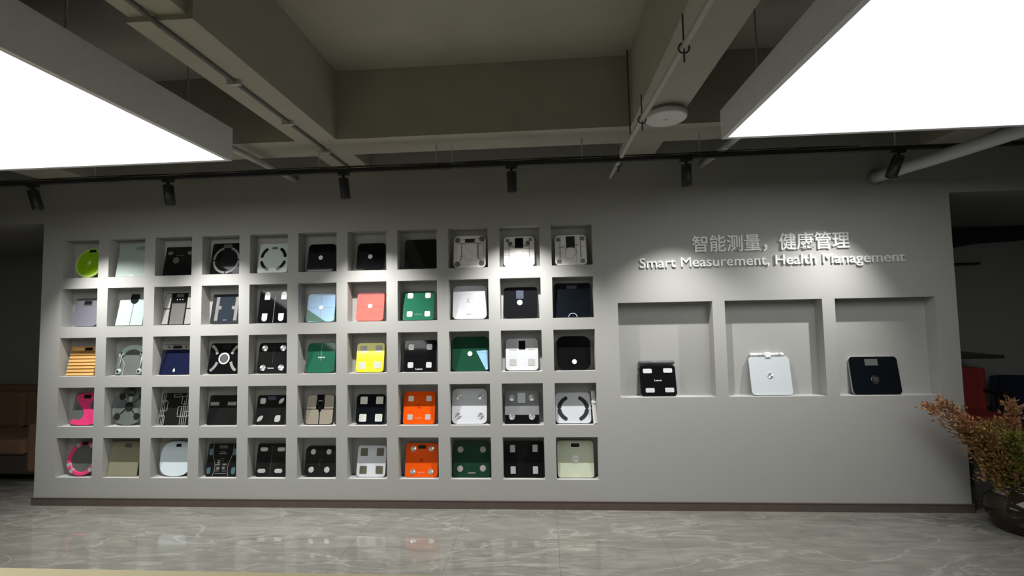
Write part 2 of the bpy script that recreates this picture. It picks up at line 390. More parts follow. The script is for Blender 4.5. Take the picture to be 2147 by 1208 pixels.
PAD = mat('pale_steel', (.80,.80,.79), .38, .55, var=.03); PADG = mat('grey_film_pad', (.34,.34,.31), .45, .3); PADD = mat('dim_steel', (.30,.30,.30), .35, .8)
OLV = mat('olive_steel', (.19,.18,.13), .4, .5); CRM = mat('cream_pad', (.72,.72,.66), .45, .1)
DSK = mat('brushed_disc', (.95,.95,.95), .30, .85); BTN = mat('white_button', (.88,.88,.86), .25); CHR = mat('chrome', (.85,.85,.85), .12, 1.0)
LCD = mat('lcd_dark', (.012,.014,.014), .08); LCG = mat('lcd_grey', (.10,.105,.10), .15); LCB = mat('lcd_slate', (.07,.08,.11), .12)
INKW = mat('white_print', (.80,.80,.80), .5); INKG = mat('grey_print', (.38,.38,.37), .5); INKD = mat('dark_print', (.012,.012,.012), .5)
GREEN = gl('green_glass', 40,98,76); DGREEN = gl('dark_green_glass', 30,72,52); FILMG = gl('deep_green_film', 52,104,78,.2)
BLUE = gl('sky_blue_glass', 150,190,225); CORAL = gl('coral_glass', 226,82,70); YEL = gl('yellow_glass', 240,232,60)
ORG = gl('orange_glass', 240,88,16); NAVY = gl('navy_glass', 25,29,55); TAUPE = mat('taupe_steel', s2l(168,160,144), .38, .35, nscale=25)
GREY = gl('mid_grey_glass', 140,142,145); PINK = gl('pink_acrylic', 240,70,130,.15); LIME = gl('lime_green', 140,196,20,.2); LIMEP = gl('pale_lime_rim', 196,226,120,.2)
OLIVE = gl('olive_grey_glass', 142,140,116); PALEG = gl('pale_green_glass', 206,214,188); LILAC = mat('lilac_grey_plastic', s2l(110,110,119), .5)
WOODL = mat('light_bamboo', s2l(236,190,118), .5, var=.12, nscale=30); WOODD = mat('dark_bamboo', s2l(168,116,58), .55, var=.12, nscale=30)
GLS = clear_glass('clear_green_glass', (.80,.88,.85), haze=.16); GLS2 = clear_glass('clear_acrylic', (.90,.92,.92), haze=.35)
HOUS = mat('translucent_white_housing', s2l(246,245,240), .3, nscale=14, var=.08); RIB = mat('housing_rib', s2l(168,166,160), .4); WIRE = mat('wire_dark', (.05,.045,.045), .5)
SLATE = gl('slate_panel', 40,47,55,.12); TEAL = mat('teal_electrode', s2l(92,132,140), .35, .3)
def disc_bm(r, z, n=64):
    """turned steel disc: its face is gently fluted round the centre"""
    bm = bmesh.new(); c = bm.verts.new((0,0,z)); A = .055*r
    lo = [bm.verts.new((r*math.cos(2*math.pi*k/n),r*math.sin(2*math.pi*k/n),0)) for k in range(n)]
    hi = [bm.verts.new((r*.97*math.cos(2*math.pi*k/n),r*.97*math.sin(2*math.pi*k/n),z+A*math.cos(4*2*math.pi*k/n+.6)*(.5 if k%2 else 1))) for k in range(n)]
    for k in range(n):
        j = (k+1)%n; bm.faces.new((lo[k],lo[j],hi[j],hi[k])); bm.faces.new((hi[k],hi[j],c))
    return bm
def feat(root, w, h, f, dz=0.0):
    name, kind = f[0], f[1]; a = f[2:-1]; m = f[-1]; X = lambda u: (u-.5)*w; Y = lambda v: v*h
    zt = .0011+dz
    if kind == 'rr':
        cx, cy, sw, sh = a[:4]; r = a[4] if len(a) > 4 else .02
        o = obj(name, prism(rrect(sw*w, sh*h, r*w), 0, zt, .0004), m, root); o.location = (X(cx),Y(cy),0)
    elif kind == 'r4':
        cx, cy, sw, sh, rs = a; o = obj(name, prism(rrect4(sw*w, sh*h, [q*w for q in rs]), 0, zt, .0004), m, root); o.location = (X(cx),Y(cy),0)
    elif kind == 'ci':
        cx, cy, r = a[:3]; z = (a[3] if len(a) > 3 else zt)+dz; o = obj(name, disc_bm(r*w, z), m, root) if m is DSK else obj(name, prism(circ(r*w), 0, z, .0006), m, root); o.location = (X(cx),Y(cy),0)
    elif kind == 'el':
        cx, cy, r, ry = a; o = obj(name, prism(circ(r*w, ry=ry*h), 0, zt, .0004), m, root); o.location = (X(cx),Y(cy),0)
    elif kind == 'arc':
        cx, cy, r, a0, a1, wd, cap = a; o = obj(name, prism(arc_outline(r*w,a0,a1,wd*w,0,0,cap=cap,ry=r*h), 0, zt), m, root); o.location = (X(cx),Y(cy),0)
    elif kind == 'ring':
        cx, cy, r, wd = a; bm = bmesh.new(); n = 40
        R = [[bm.verts.new(((r*w+s*wd*w/2)*math.cos(2*math.pi*k/n),(r*w+s*wd*w/2)*math.sin(2*math.pi*k/n),z)) for k in range(n)] for s, z in ((1,0),(1,.0016+dz),(-1,.0016+dz),(-1,0))]
        for p, q in zip(R,R[1:]):
            for k in range(n): bm.faces.new((p[k],p[(k+1)%n],q[(k+1)%n],q[k]))
        o = obj(name, bm, m, root); o.location = (X(cx),Y(cy),0)
    elif kind == 'pl':
        o = obj(name, prism([(X(u),Y(v)) for u,v in a[0]], 0, zt), m, root)
    elif kind == 'ln':
        o = obj(name, ribbon([(X(u),Y(v)) for u,v in a[0]], a[1]*w, 0, .0010+dz), m, root)
    elif kind == 'tx':
        s, cx, cy, wd = a; me = text_mesh(s, 1, .001, .010); lo, hi = mesh_bounds(me)
        k = wd*w/(hi[0]-lo[0]); co = np.empty(len(me.vertices)*3); me.vertices.foreach_get('co', co); co = co.reshape(-1,3)
        co[:,:2] = (co[:,:2]-(lo[:2]+hi[:2])/2)*k; co[:,2] = np.where(co[:,2] > 0, .0009+dz, 0); me.vertices.foreach_set('co', co.ravel()); me.update(); me.materials.append(m)
        o = bpy.data.objects.new(name, me); C.objects.link(o); o.parent = root; o.location = (X(cx),Y(cy),0)
    return o
def locate(col, row, crop, bl, bv, br, tv, aspect, t, yb=.036):
    if row is None:
        nx0, nx1, zf, _ = BN[col]
    else:
        nx0, nx1, zf = col*.45, col*.45+.35, Z0-row*.45-.35
    xl = atY(*cpx(crop,bl,bv), yb)[0]
    u = bl+35
    zt = atY(*cpx(crop,u,tv), .09)[2]; hv = zt-zf
    th = math.asin(max(.02,min(.5,(ND-.0015-t-yb)/hv))); h = hv/math.cos(th)
    if br is None: xr = xl+h*aspect
    else: xr = atY(*cpx(crop,br,bv), yb)[0]
    if br is not None and row is not None and col in (5,6): xr -= .012
    xr = min(xr, nx1-.004); xl = max(xl, nx0+.003)
    return (xl+xr)/2, yb, zf+t*math.sin(th)+.0006, xr-xl, h, math.pi/2-th
def scale(label, col, row, crop, bl, bv, br, tv, top, feats, r=.1, base=None, aspect=1.0, t=.022, outline=None, base_in=.008, group=None, rs=None, lower=False):
    x, y, z, w, h, rx = locate(col,row,crop,bl,bv,br,tv,aspect,t)
    e = thing('bathroom_scale', label, 'scale', (x,y,z), (rx,0,0), group)
    if outline: P = [((u-.5)*w, v*h) for u,v in outline]
    elif rs: P = rrect4(w, h, [q*w for q in rs], 0, h/2)
    else: P = rrect(w, h, r*w, 0, h/2, 7)
    obj('glass_plate', prism(P, -.007, 0, .0014), top, e)
    if base is not None:
        s = 1-2*base_in/w; Q = [(px_*s, h/2+(py_-h/2)*(1-2*base_in/h)) for px_,py_ in P]
        # the housing stands on the shelf as the plate does, so its lower edge is level with the plate's
        Q = [(a, b-base_in*(1-b/h)) for a,b in Q]
        obj('housing', prism(Q, -t, -.007), base, e)
    for i, f in enumerate(feats): feat(e, w, h, f, .00016*i)
    return e, w, h
def four(name, xs, ys, kind, *a):
    return [(name, kind, x, y, *a) for y in ys for x in xs]
LOGO = 'Leaone'
# ---- row 1
d = [('flesh','ci',.5,.5,.43,LIME)]+[('segment_line','ln',[(.5+.08*math.cos(q),.5+.08*math.sin(q)),(.5+.40*math.cos(q),.5+.40*math.sin(q))],.008,gl('lime_segment',158,208,50,.2)) for q in [math.pi*k/5+.2 for k in range(10)]]
star = [(.5+(.085 if k%2==0 else .035)*math.cos(math.pi*k/8),.5+(.085 if k%2==0 else .035)*math.sin(math.pi*k/8)) for k in range(16)]
scale('round lime green citrus slice scale', 0,0,1,205,568,505,262,LIMEP, d+[('pith_star','pl',star,gl('pith',220,240,170)),('display','rr',.52,.895,.23,.085,.02,LCD)], outline=[(.5+.5*math.cos(2*math.pi*k/48),.5+.5*math.sin(2*math.pi*k/48)) for k in range(48)], base=None, t=.012)
scale('plain silvery pale glass scale with one grey display', 1,0,1,660,556,None,222,SILV,[('display','rr',.66,.86,.26,.12,.01,PADG),('logo','rr',.5,.04,.12,.02,.005,INKW)], r=.02, base=BASEW)
scale('black glass scale with round chrome button and two oval pads', 2,0,1,1156,545,None,252,BK,[('electrode','rr',.17,.78,.19,.12,.06,PADD),('electrode','rr',.88,.78,.19,.12,.06,PADD),('button','ci',.42,.52,.11,.004,CHR)]+[('key','ci',x,.69,.022,PADD) for x in (.44,.53,.62)], r=.03, base=BASEB, aspect=.98)
scale('black glass scale with a large broken silver ring and grey display', 3,0,1,1652,531,None,213,BK,[('electrode','arc',.5,.45,.40,a,b,.07,False,mat('matt_silver',(.22,.22,.21),.45,.3)) for a,b in ((108,177),(3,72),(183,268),(272,357))]+[('display','rr',.5,.90,.27,.12,.01,LCG)], r=.07, base=BASEB)
scale('pale silver glass scale with four short black arcs and oval button', 4,0,2,188,503,492,210,MINT,[('electrode','arc',.5,.48,.40,a,b,.10,True,BK) for a,b in ((128,168),(12,52),(198,244),(296,342))]+[('button','el',.52,.84,.10,.05,CHR)], r=.06, base=BASEW)
scale('plain black scale with white round button beside the pale arc scale', 5,0,2,693,487,988,215,BK,[('button','ci',.48,.5,.08,.003,BTN)], r=.14, base=BASEB)
scale('plain black scale with white round button between two other black scales', 6,0,2,1200,470,1502,205,BK,[('button','ci',.48,.5,.08,.003,BTN)], r=.14, base=BASEB)
scale('all black glass scale without any button or pads', 7,0,2,1692,462,2028,168,BK,[], r=.085, base=BASEB)
def rib_lines(L): return [('housing_rib','ln',p,.008,RIB) for p in L]
inner = [[(.08,.5),(.08,.9),(.92,.9),(.92,.1),(.08,.1),(.08,.5)],[(.26,.2),(.26,.78)],[(.74,.2),(.74,.78)],[(.36,.64),(.62,.38)],[(.27,.4),(.4,.24),(.6,.24)],[(.3,.1),(.7,.1)],[(.28,.36),(.18,.36)],[(.72,.38),(.9,.38)]]
scale('see-through white scale with four grey discs and a thin wide display', 8,0,3,243,540,572,225,HOUS,rib_lines(inner)+[('disc_sensor','ci',.125,.86,.082,.002,PADD),('disc_sensor','ci',.875,.89,.088,.002,PADD),('disc_sensor','ci',.125,.11,.088,.002,PADD),('disc_sensor','ci',.875,.13,.082,.002,PADD),('display','rr',.5,.845,.30,.105,.005,LCD),('wire','ln',[(.14,.76),(.34,.755),(.42,.77),(.5,.785),(.6,.765),(.76,.755),(.86,.76)],.014,WIRE),('wire','ln',[(.25,.75),(.25,.30),(.18,.2)],.012,WIRE),('wire','ln',[(.76,.75),(.76,.32),(.85,.22)],.012,WIRE)]+[('digit','rr',.39+.055*k,.845,.035,.06,.005,mat('lcd_digit',(.07,.05,.045),.4)) for k in range(5)], r=.13, base=HOUS)
scale('see-through white scale with discs, corner squares and shiny black module', 9,0,3,755,530,1068,232,HOUS,rib_lines([[(.02,.58),(.98,.58)],[(.02,.36),(.98,.36)],[(.02,.17),(.13,.17)],[(.85,.2),(.98,.2)],[(.36,.5),(.36,.3),(.42,.18),(.6,.18)],[(.64,.5),(.62,.3)]])+[('corner_sensor','rr',x,y,.10,.09,.01,PADD) for x,y in ((.12,.87),(.875,.885))]+[('corner_sensor','rr',x,y,.10,.08,.01,PADD) for x,y in ((.13,.1),(.88,.12))]+[('disc_sensor','ci',x,y,.075,.002,PADD) for x,y in ((.21,.76),(.79,.77),(.21,.18),(.79,.20))]+[('module','rr',.5,.78,.27,.33,.01,BK),('wire','ln',[(.16,.66),(.33,.66),(.36,.61),(.62,.61),(.68,.68),(.84,.68)],.014,WIRE),('wire','ln',[(.17,.64),(.17,.26)],.012,WIRE),('wire','ln',[(.83,.66),(.83,.28)],.012,WIRE)], r=.12, base=HOUS)
scale('see-through white scale with four small squares and matt black module', 10,0,3,1277,518,1600,217,HOUS,rib_lines([[(.04,.58),(.2,.58)],[(.04,.37),(.2,.37)],[(.33,.1),(.33,.6)],[(.68,.1),(.68,.9)],[(.38,.22),(.6,.22)],[(.8,.6),(.97,.6)],[(.8,.38),(.97,.38)]])+[('corner_frame','rr',x,y,.15,.14,.02,RIB) for x,y in ((.12,.85),(.87,.87),(.13,.12),(.87,.13))]+[('corner_sensor','rr',x,y,.10,.09,.005,PADD) for x,y in ((.12,.85),(.87,.87),(.13,.12),(.87,.13))]+[('module','rr',.5,.76,.27,.38,.01,BASEB),('wire','ln',[(.18,.58),(.25,.6),(.34,.64)],.014,WIRE),('wire','ln',[(.64,.66),(.75,.65)],.014,WIRE),('wire','ln',[(.17,.72),(.16,.6),(.17,.45),(.16,.2)],.014,WIRE),('wire','ln',[(.84,.78),(.81,.7),(.82,.45),(.83,.24)],.014,WIRE),('housing_ring','arc',.5,.42,.17,-60,200,.012,False,RIB)], r=.12, base=HOUS)
# ---- row 2
scale('lilac grey plastic scale with curved sides and framed display', 0,1,1,186,1083,None,795,LILAC,[('display_frame','rr',.48,.83,.34,.21,.03,LCG),('display','rr',.48,.84,.27,.14,.02,LCD),('top_bar','rr',.5,.985,.80,.02,.01,PADD)], rs=(.06,.06,.22,.22), base=LILAC, aspect=1.02)
scale('mint white glass scale with black bib display and centre line', 1,1,1,658,1083,None,797,gl('bright_mint_glass',172,188,183),[('groove','ln',[(.54,.0),(.54,.82)],.014,INKD)], r=.02, base=BASEW, aspect=1.03)
def last(): return [o for o in bpy.data.objects if o.name.startswith('bathroom_scale')]
e, w_, h_ = scale('grey scale with four long steel plates and black control strip', 2,1,1,1142,1069,None,738,BK2,[('control_strip','rr',.5,.86,.50,.28,.005,BK),('display','rr',.5,.92,.24,.11,.01,LCG)]+[('key','ci',.42+.09*k,.79,.022,PADG) for k in range(3)]+[('electrode','rr',x,y,.19,.47,.005,mat('satin_plate',(.42,.41,.38),.4,.5)) for x in (.12,.86) for y in (.75,.25)]+[('centre_plate','rr',.495,.34,.44,.66,.005,mat('centre_plate',(.20,.20,.185),.3,.4))], r=.01, base=BASEB, aspect=1.0)
scale('slate black scale with two tabbed vertical silver bars', 3,1,1,1656,1056,None,748,mat('slate_black_glass',(.03,.03,.032),.1),[('centre_panel','rr',.5,.5,.50,.94,.01,SLATE)]+[('electrode','pl',p,mat('matt_silver',(.22,.22,.21),.45,.3)) for p in ([(.14,.1),(.25,.1),(.25,.48),(.34,.48),(.34,.59),(.25,.59),(.25,.9),(.14,.9)],[(.80,.1),(.91,.1),(.91,.9),(.80,.9),(.80,.59),(.70,.59),(.70,.48),(.80,.48)])]+[('logo','el',.5,.12,.07,.02,PADD)], r=.03, base=BASEB, aspect=1.0)
arch = lambda cx, cy, s: [(cx-.085,cy-.12*s),(cx+.085,cy-.12*s)][::s]+[(cx+s*.085*math.cos(math.pi*k/8),cy+s*(.04+.085*math.sin(math.pi*k/8))) for k in range(9)]
scale('black glass scale with arch-ended silver pads and silver centre line', 4,1,2,188,1012,None,690,BK,[('electrode','pl',arch(x,.84,1),PAD) for x in (.25,.77)]+[('electrode','pl',arch(x,.17,-1),PAD) for x in (.22,.74)]+[('groove','ln',[(.5,0),(.5,1)],.012,PADG)], r=.05, base=BASEB, aspect=1.0)
scale('sky blue glass scale with green film over one lower corner', 5,1,2,688,1004,987,722,BLUE,[('groove','ln',[(.5,.10),(.5,.98)],.011,INKG),('groove','ln',[(.03,.5),(.97,.5)],.011,INKG),('button','ci',.5,.5,.08,.004,BTN),('film','pl',[(.02,.03),(.72,.003),(.42,.19),(.0,.46)],FILMG)], r=.11, base=BASEW)
scale('coral red glass scale with thin cross and white button', 6,1,2,1197,996,1492,708,CORAL,[('groove','ln',[(.5,.13),(.5,.98)],.008,gl('dark_coral',200,70,60)),('groove','ln',[(.04,.5),(.96,.5)],.008,gl('dark_coral',200,70,60)),('button','ci',.5,.51,.08,.004,BTN)], r=.12, base=gl('coral_base',230,96,60))
scale('bright green glass scale with four white square pads', 7,1,2,1678,990,1997,697,gl('emerald_glass',42,108,82),four('electrode',(.22,.79),(.85,.21),'rr',.18,.19,.04,PAD)+[('logo','tx',LOGO,.5,.2,.24,gl('faded_logo',110,170,140))], r=.06, base=mat('dark_green_base',s2l(22,66,46),.5))
scale('plain white glass scale with faint grey mark', 8,1,3,236,1066,582,732,WHT,[('led_mark','rr',.46,.60,.08,.02,.003,INKG),('led_mark','rr',.435,.56,.03,.09,.003,INKG),('led_mark','rr',.47,.515,.10,.02,.003,INKG),('logo','tx',LOGO,.48,.15,.14,INKG)], r=.13, base=BASEW)
scale('black scale with slate display above a white round button', 9,1,3,755,1052,1098,745,mat('charcoal_glass',(.008,.0085,.010),.08),[('display','rr',.48,.77,.22,.29,.01,LCB),('button','ci',.48,.50,.08,.004,BTN)], r=.10, base=mat('grey_edge',(.25,.25,.25),.5))
scale('wide black scale with silver crescent at its bottom edge', 10,1,3,1275,1046,1645,703,mat('ink_black_glass',(.006,.008,.012),.07),[('display','rr',.48,.88,.28,.10,.01,LCB),('crescent','arc',.49,.0,.115,4,176,.018,False,PAD)], r=.08, base=BASEB)
# ---- row 3
x, y, z, w_, h_, rx = locate(0,2,4,138,514,None,193,1.0,.024)
e = thing('bathroom_scale','bamboo slatted scale with dark display at top','scale',(x,y,z),(rx,0,0))
obj('backing', prism(rrect(w_,h_,.004,0,h_/2),-.024,-.008), WOODD, e)
n = 7; sh = h_*.80/n
for k in range(n): obj('slat', prism(rrect(w_,sh*.60,.003,0,sh*(k+.36)),-.008,0,.001), WOODL, e)
for k in range(n-1): obj('spacer_slat', prism(rrect(w_*.99,sh*.34,.002,0,sh*(k+.83)),-.008,-.004), WOODD, e)
obj('head_board', prism(rrect(w_,h_*.17,.004,0,h_*.91),-.008,-.001,.001), mat('mid_bamboo',s2l(206,158,90),.5,nscale=30), e)
feat(e,w_,h_,('display','rr',.66,.90,.28,.10,.01,LCD)); feat(e,w_,h_,('display_bezel','rr',.32,.90,.34,.09,.01,WOODL))
# arch glass scale
x, y, z, w_, h_, rx = locate(1,2,4,660,505,None,178,1.0,.012)
e = thing('bathroom_scale','clear glass scale with arched display head and steel rods','scale',(x,y,z),(rx,0,0))
Pa = [(w_/2,0),(w_/2,h_*.72)]+[(w_/2*math.cos(a),h_*.72+h_*.28*math.sin(a)) for a in [math.pi*k/14 for k in range(1,14)]]+[(-w_/2,h_*.72),(-w_/2,0)]
obj('glass_plate', prism(Pa,-.008,0,.001), GLS, e)
hd = arc_outline(w_*.41,16,164,w_*.20,0,0,n=20,cap=True); o = obj('display_head', prism([(a,b*.8) for a,b in hd],0,.003,.0006), gl('frosted_head',190,206,200,.2), e); o.location = (0,h_*.60,0)
feat(e,w_,h_,('display','rr',.5,.905,.20,.085,.005,LCG))
for sx in (-1,1):
    o = obj('rod', tube(bmesh.new(),[(sx*w_*.36,h_*.16,.006),(sx*w_*.36,h_*.70,.006)],.004,8), CHR, e)
    for vy in (.12,.72):
        o = obj('sensor_foot', lathe(bmesh.new(),[(.026,0),(.026,.006),(.020,.012),(.008,.014),(0,.014)],24), clear_glass('foot_glass',(.75,.9,.86),haze=.45), e); o.location = (sx*w_*.36,h_*vy,0.0005)
        o2 = obj('cap', lathe(bmesh.new(),[(.011,.012),(.011,.017),(0,.018)],16), CHR, e); o2.location = (sx*w_*.36,h_*vy,0)
obj('cable', ribbon([(-w_*.22,0),(-w_*.22,h_*.36),(-w_*.36,h_*.55)],.004,0,.001), INKG, e)
scale('navy glass scale with silver display bar on top', 2,2,4,1137,496,None,172,NAVY,[('display_bar','rr',.5,.905,.99,.17,.01,mat('brushed_bar',(.36,.35,.31),.4,.6)),('display','rr',.5,.905,.30,.10,.005,LCD),('key','ci',.2,.91,.03,INKD),('key','ci',.81,.91,.03,INKD),('drop_logo','pl',[(.5+.035*math.sin(2*math.pi*k/16)*(1 if k not in(0,) else 0),.13-.05*math.cos(2*math.pi*k/16)+(.04 if k==8 else 0)) for k in range(16)][::1],INKW)], r=.03, base=BASEB, aspect=1.02)
scale('black scale with white centre ring and four curved blades', 3,2,4,1652,488,None,160,BK,[('centre_ring','ring',.5,.5,.16,.04,BTN),('centre_disc','ci',.5,.5,.13,LCG)]+[('electrode','arc',cx,cy,.42,a,b,.09,True,PADG) for cx,cy,a,b in ((-.16,.76,-14,20),(1.16,.76,160,194),(-.16,.24,-20,14),(1.16,.24,166,200))][:0]+[('electrode','ln',p,.085,PADG) for p in ([(.09,.90),(.17,.83),(.23,.74),(.26,.64)],[(.91,.90),(.83,.83),(.77,.74),(.74,.64)],[(.09,.10),(.18,.18),(.25,.28),(.29,.38)],[(.90,.12),(.83,.19),(.77,.29),(.74,.39)])]+[('electrode_tip','ci',.09,.90,.043,PADG),('electrode_tip','ci',.90,.13,.043,PADG),('display','rr',.52,.88,.26,.12,.01,LCD)], r=.09, base=BASEB, aspect=1.04)
def discs(xs, ys, r=.095): return [('electrode','ci',x,y,r,.0022,DSK) for y in ys for x in xs]
scale('black glass scale with four bright brushed discs and white logo', 4,2,5,180,461,None,148,BK2,discs((.2,.80),(.82,.18))+[('logo','tx',LOGO,.46,.175,.20,INKW),('groove','ln',[(.5,.3),(.5,.99)],.006,LCG),('display','rr',.5,.88,.30,.11,.01,LCD)], r=.10, base=BASEB, aspect=1.03)  # thin grey line drawn up the middle of the black plate
scale('green glass scale with thin upper centre line and small logo', 5,2,5,686,454,988,150,GREEN,[('groove','ln',[(.5,.40),(.5,.98)],.012,gl('pale_green_line',130,190,160)),('logo','tx',LOGO,.52,.52,.24,INKW)], r=.13, base=BASEB)  # thin pale line drawn from mid-plate to the top edge
scale('bright yellow glass scale with four grey square pads', 6,2,5,1195,453,1494,150,YEL,[('electrode','rr',.24,.78,.24,.24,.02,mat('pale_pad',(.60,.60,.53),.45)),('electrode','rr',.80,.79,.24,.24,.02,mat('pale_pad',(.60,.60,.53))),('electrode','rr',.22,.23,.24,.24,.02,mat('pale_pad',(.60,.60,.53),.45)),('electrode','rr',.78,.24,.24,.24,.02,mat('pale_pad',(.60,.60,.53)))], r=.11, base=gl('yellow_base',225,215,50,.3))
scale('black scale with four white square pads and logo, above the orange scales', 7,2,5,1688,440,2018,122,BK,four('electrode',(.21,.78),(.78,.21),'rr',.175,.18,.04,PAD)+[('logo','tx',LOGO,.48,.085,.21,INKW)], r=.05, base=BASEB)
scale('green glass scale with white button and sky blue lower corner', 8,2,6,250,522,652,145,DGREEN,[('button','ci',.49,.50,.065,.004,BTN),('film','pl',[(.66,.58),(.935,.02),(.99,.06),(.99,.60)],BLUE),('film_edge','ln',[(.70,.52),(.985,.52)],.01,gl('film_edge',90,130,150))], r=.13, base=BASEB)
scale('white glass scale with four square pads and black upright display', 9,2,6,843,520,1203,165,WHT,[('electrode','rr',x,.74,.22,.21,.01,PAD) for x in (.22,.79)]+[('display','rr',.505,.79,.205,.28,.01,BK)]+[('electrode','rr',x,.26,.22,.21,.01,PAD) for x in (.23,.79)], r=.12, base=BASEW)
scale('black rounded scale with white button low in the middle', 10,2,6,1412,513,1785,138,BK,[('button','ci',.51,.24,.07,.004,BTN)], r=.22, base=BASEB)
# ---- row 4
x, y, z, w_, h_, rx = locate(0,3,4,170,1030,None,690,1.0,.012)
e = thing('bathroom_scale','pink S-curved scale on clear base with round cut-outs','scale',(x,y,z),(rx,0,0))
obj('clear_base', prism(rrect(w_,h_,w_*.1,0,h_/2),-.010,-.004,.001), GLS, e)
def curve(pts, n=40):
    P = []; N = len(pts)
    for i in range(N):
        p0, p1, p2, p3 = (np.array(pts[(i+k-1)%N]) for k in range(4))
        for t in np.linspace(0,1,6,endpoint=False): P.append(tuple(.5*((2*p1)+(-p0+p2)*t+(2*p0-5*p1+4*p2-p3)*t*t+(-p0+3*p1-3*p2+p3)*t**3)))
    return P
S = curve([(.10,.04),(.55,.01),(.90,.06),(.98,.16),(.90,.22),(.92,.36),(.80,.46),(.66,.52),(.60,.62),(.64,.74),(.76,.83),(.95,.84),(.97,.96),(.55,1.0),(.15,.96),(.06,.88),(.14,.74),(.26,.60),(.38,.50),(.46,.38),(.42,.24),(.28,.16),(.12,.20),(.04,.14)])
obj('pink_deck', prism([((u-.5)*w_,v*h_) for u,v in S],-.004,.001,.0008), PINK, e)
feat(e,w_,h_,('display','rr',.46,.88,.26,.12,.01,LCD))
x, y, z, w_, h_, rx = locate(1,3,4,618,1035,None,632,1.0,.012); h_ = min(h_,.338); w_ = h_
e = thing('bathroom_scale','round clear glass scale with black discs joined by steel arms','scale',(1*.45+.012+w_/2,y,z),(rx,0,0))
o = obj('glass_plate', prism(circ(w_/2,0,h_/2,56),-.008,0,.001), GLS, e)
for cx, cy in ((.26,.76),(.82,.76),(.20,.24),(.76,.24)):
    obj('arm', ribbon([((.5-.5)*w_,.5*h_),((cx-.5)*w_,cy*h_)],.009,0,.003), CHR, e); feat(e,w_,h_,('disc_foot','ci',cx,cy,.085,.006,INKD))
obj('arm', ribbon([(0,.5*h_),(0,.8*h_)],.03,0,.002), clear_glass('foot_glass',(.75,.9,.86)), e)
feat(e,w_,h_,('hub','ci',.5,.5,.115,.007,INKD)); feat(e,w_,h_,('display_frame','ci',.5,.87,.115,.004,INKD)); o = feat(e,w_,h_,('display','rr',.5,.875,.20,.10,.01,LCG)); o.location.z = .0035
T_ = lambda L: [('circuit_line','ln',p,.014,INKG) for p in L]
def loop(x0,x1,y0,y1): return [(x0,y0),(x1-.03,y0),(x1,y0+.03),(x1,y1-.03),(x1-.03,y1),(x0,y1)]
scale('black glass scale printed with grey circuit lines', 2,3,4,1127,1036,None,692,BK2,T_([[(.02,.0),(.02,.0+1.0)],[(.075,0),(.075,1)],[(.13,0),(.13,.98)],loop(.0,.23,.44,.75),loop(.0,.18,.0,.30),[(.0,.71),(.1,.71)],[(.02,.27),(.13,.27)],loop(.60,.99,.27,.57)[::1],[(.62,.30),(.60,.33),(.60,.54),(.63,.57)],[(.72,0),(.72,.55)],[(.79,0),(.79,.75)],[(.85,0),(.85,1)],[(.92,0),(.92,.98)],loop(.70,.98,.65,.90),[(.70,.66),(.70,.9)],[(.42,.87),(.64,.87),(.64,.96),(.42,.96),(.42,.87)],[(.86,.40),(.99,.42)]]), r=.01, base=BASEB, aspect=1.0)
scale('black scale with two short silver bars side by side', 3,3,4,1645,1030,None,716,BK2,[('electrode','rr',.2,.71,.30,.115,.01,PADG),('electrode','rr',.80,.71,.30,.115,.01,PADG),('display','rr',.5,.90,.3,.12,.01,LCD)], r=.05, base=BASEB, aspect=1.05)
leaf = lambda cx, cy, s, q: [(cx+s*(a*math.cos(q)-b*math.sin(q)), cy+s*(a*math.sin(q)+b*math.cos(q))) for a,b in [(math.cos(math.pi*2*k/20)*1.0, .55*math.sin(2*math.pi*k/20)*(1-.25*abs(math.cos(2*math.pi*k/20)))) for k in range(20)]]
scale('dim black scale with leaf-shaped silver pads', 4,3,5,162,985,None,683,BK2,[('electrode','rr',.2,.80,.19,.2,.05,PAD),('electrode','pl',leaf(.84,.80,.12,math.radians(50)),PAD),('electrode','pl',leaf(.17,.20,.13,math.radians(48)),PAD),('electrode','r4',.77,.20,.19,.22,(.03,.08,.03,.08),PAD),('display','rr',.5,.90,.28,.12,.01,LCB)], r=.07, base=BASEB, aspect=1.05)
V_ = [(.35,.995),(.65,.995),(.62,.72),(.565,.48),(.5,.38),(.435,.48),(.38,.72)][::-1]
scale('taupe steel scale split in four around black shield', 5,3,5,676,983,975,677,BK,[('plate','r4',.185,.755,.335,.465,(.01,.10,.02,.02),TAUPE),('plate','r4',.815,.755,.335,.465,(.10,.01,.02,.02),TAUPE),('plate','r4',.25,.255,.465,.48,(.02,.02,.10,.02),TAUPE),('plate','r4',.75,.255,.465,.48,(.02,.02,.02,.10),TAUPE)], r=.11, base=BASEB)
E5 = [o for o in C.objects if o.get('label','').startswith('taupe')][0]
x, y, z, w_, h_, rx = locate(5,3,5,676,983,975,677,1,.022)
o = obj('shield', prism([((u-.5)*w_,v*h_) for u,v in V_],.0005,.0022), BK, E5)
o = obj('shield_rim', ribbon([((u-.5)*w_,v*h_) for u,v in ((.375,.97),(.40,.76),(.44,.62),(.5,.55),(.56,.62),(.60,.76),(.625,.97))],.0045,.0022,.0034), CHR, E5)
o = feat(E5,w_,h_,('logo','tx',LOGO,.5,.79,.13,INKW)); o.location.z = .0023
scale('navy black scale with four large cream square pads', 6,3,5,1193,981,1503,673,NVB,four('electrode',(.25,.80),(.79,.21),'rr',.25,.25,.03,CRM)+[('lower_panel','rr',.5,.36,.55,.64,.01,gl('deep_navy',30,38,52))][:0], r=.13, base=BASEB)
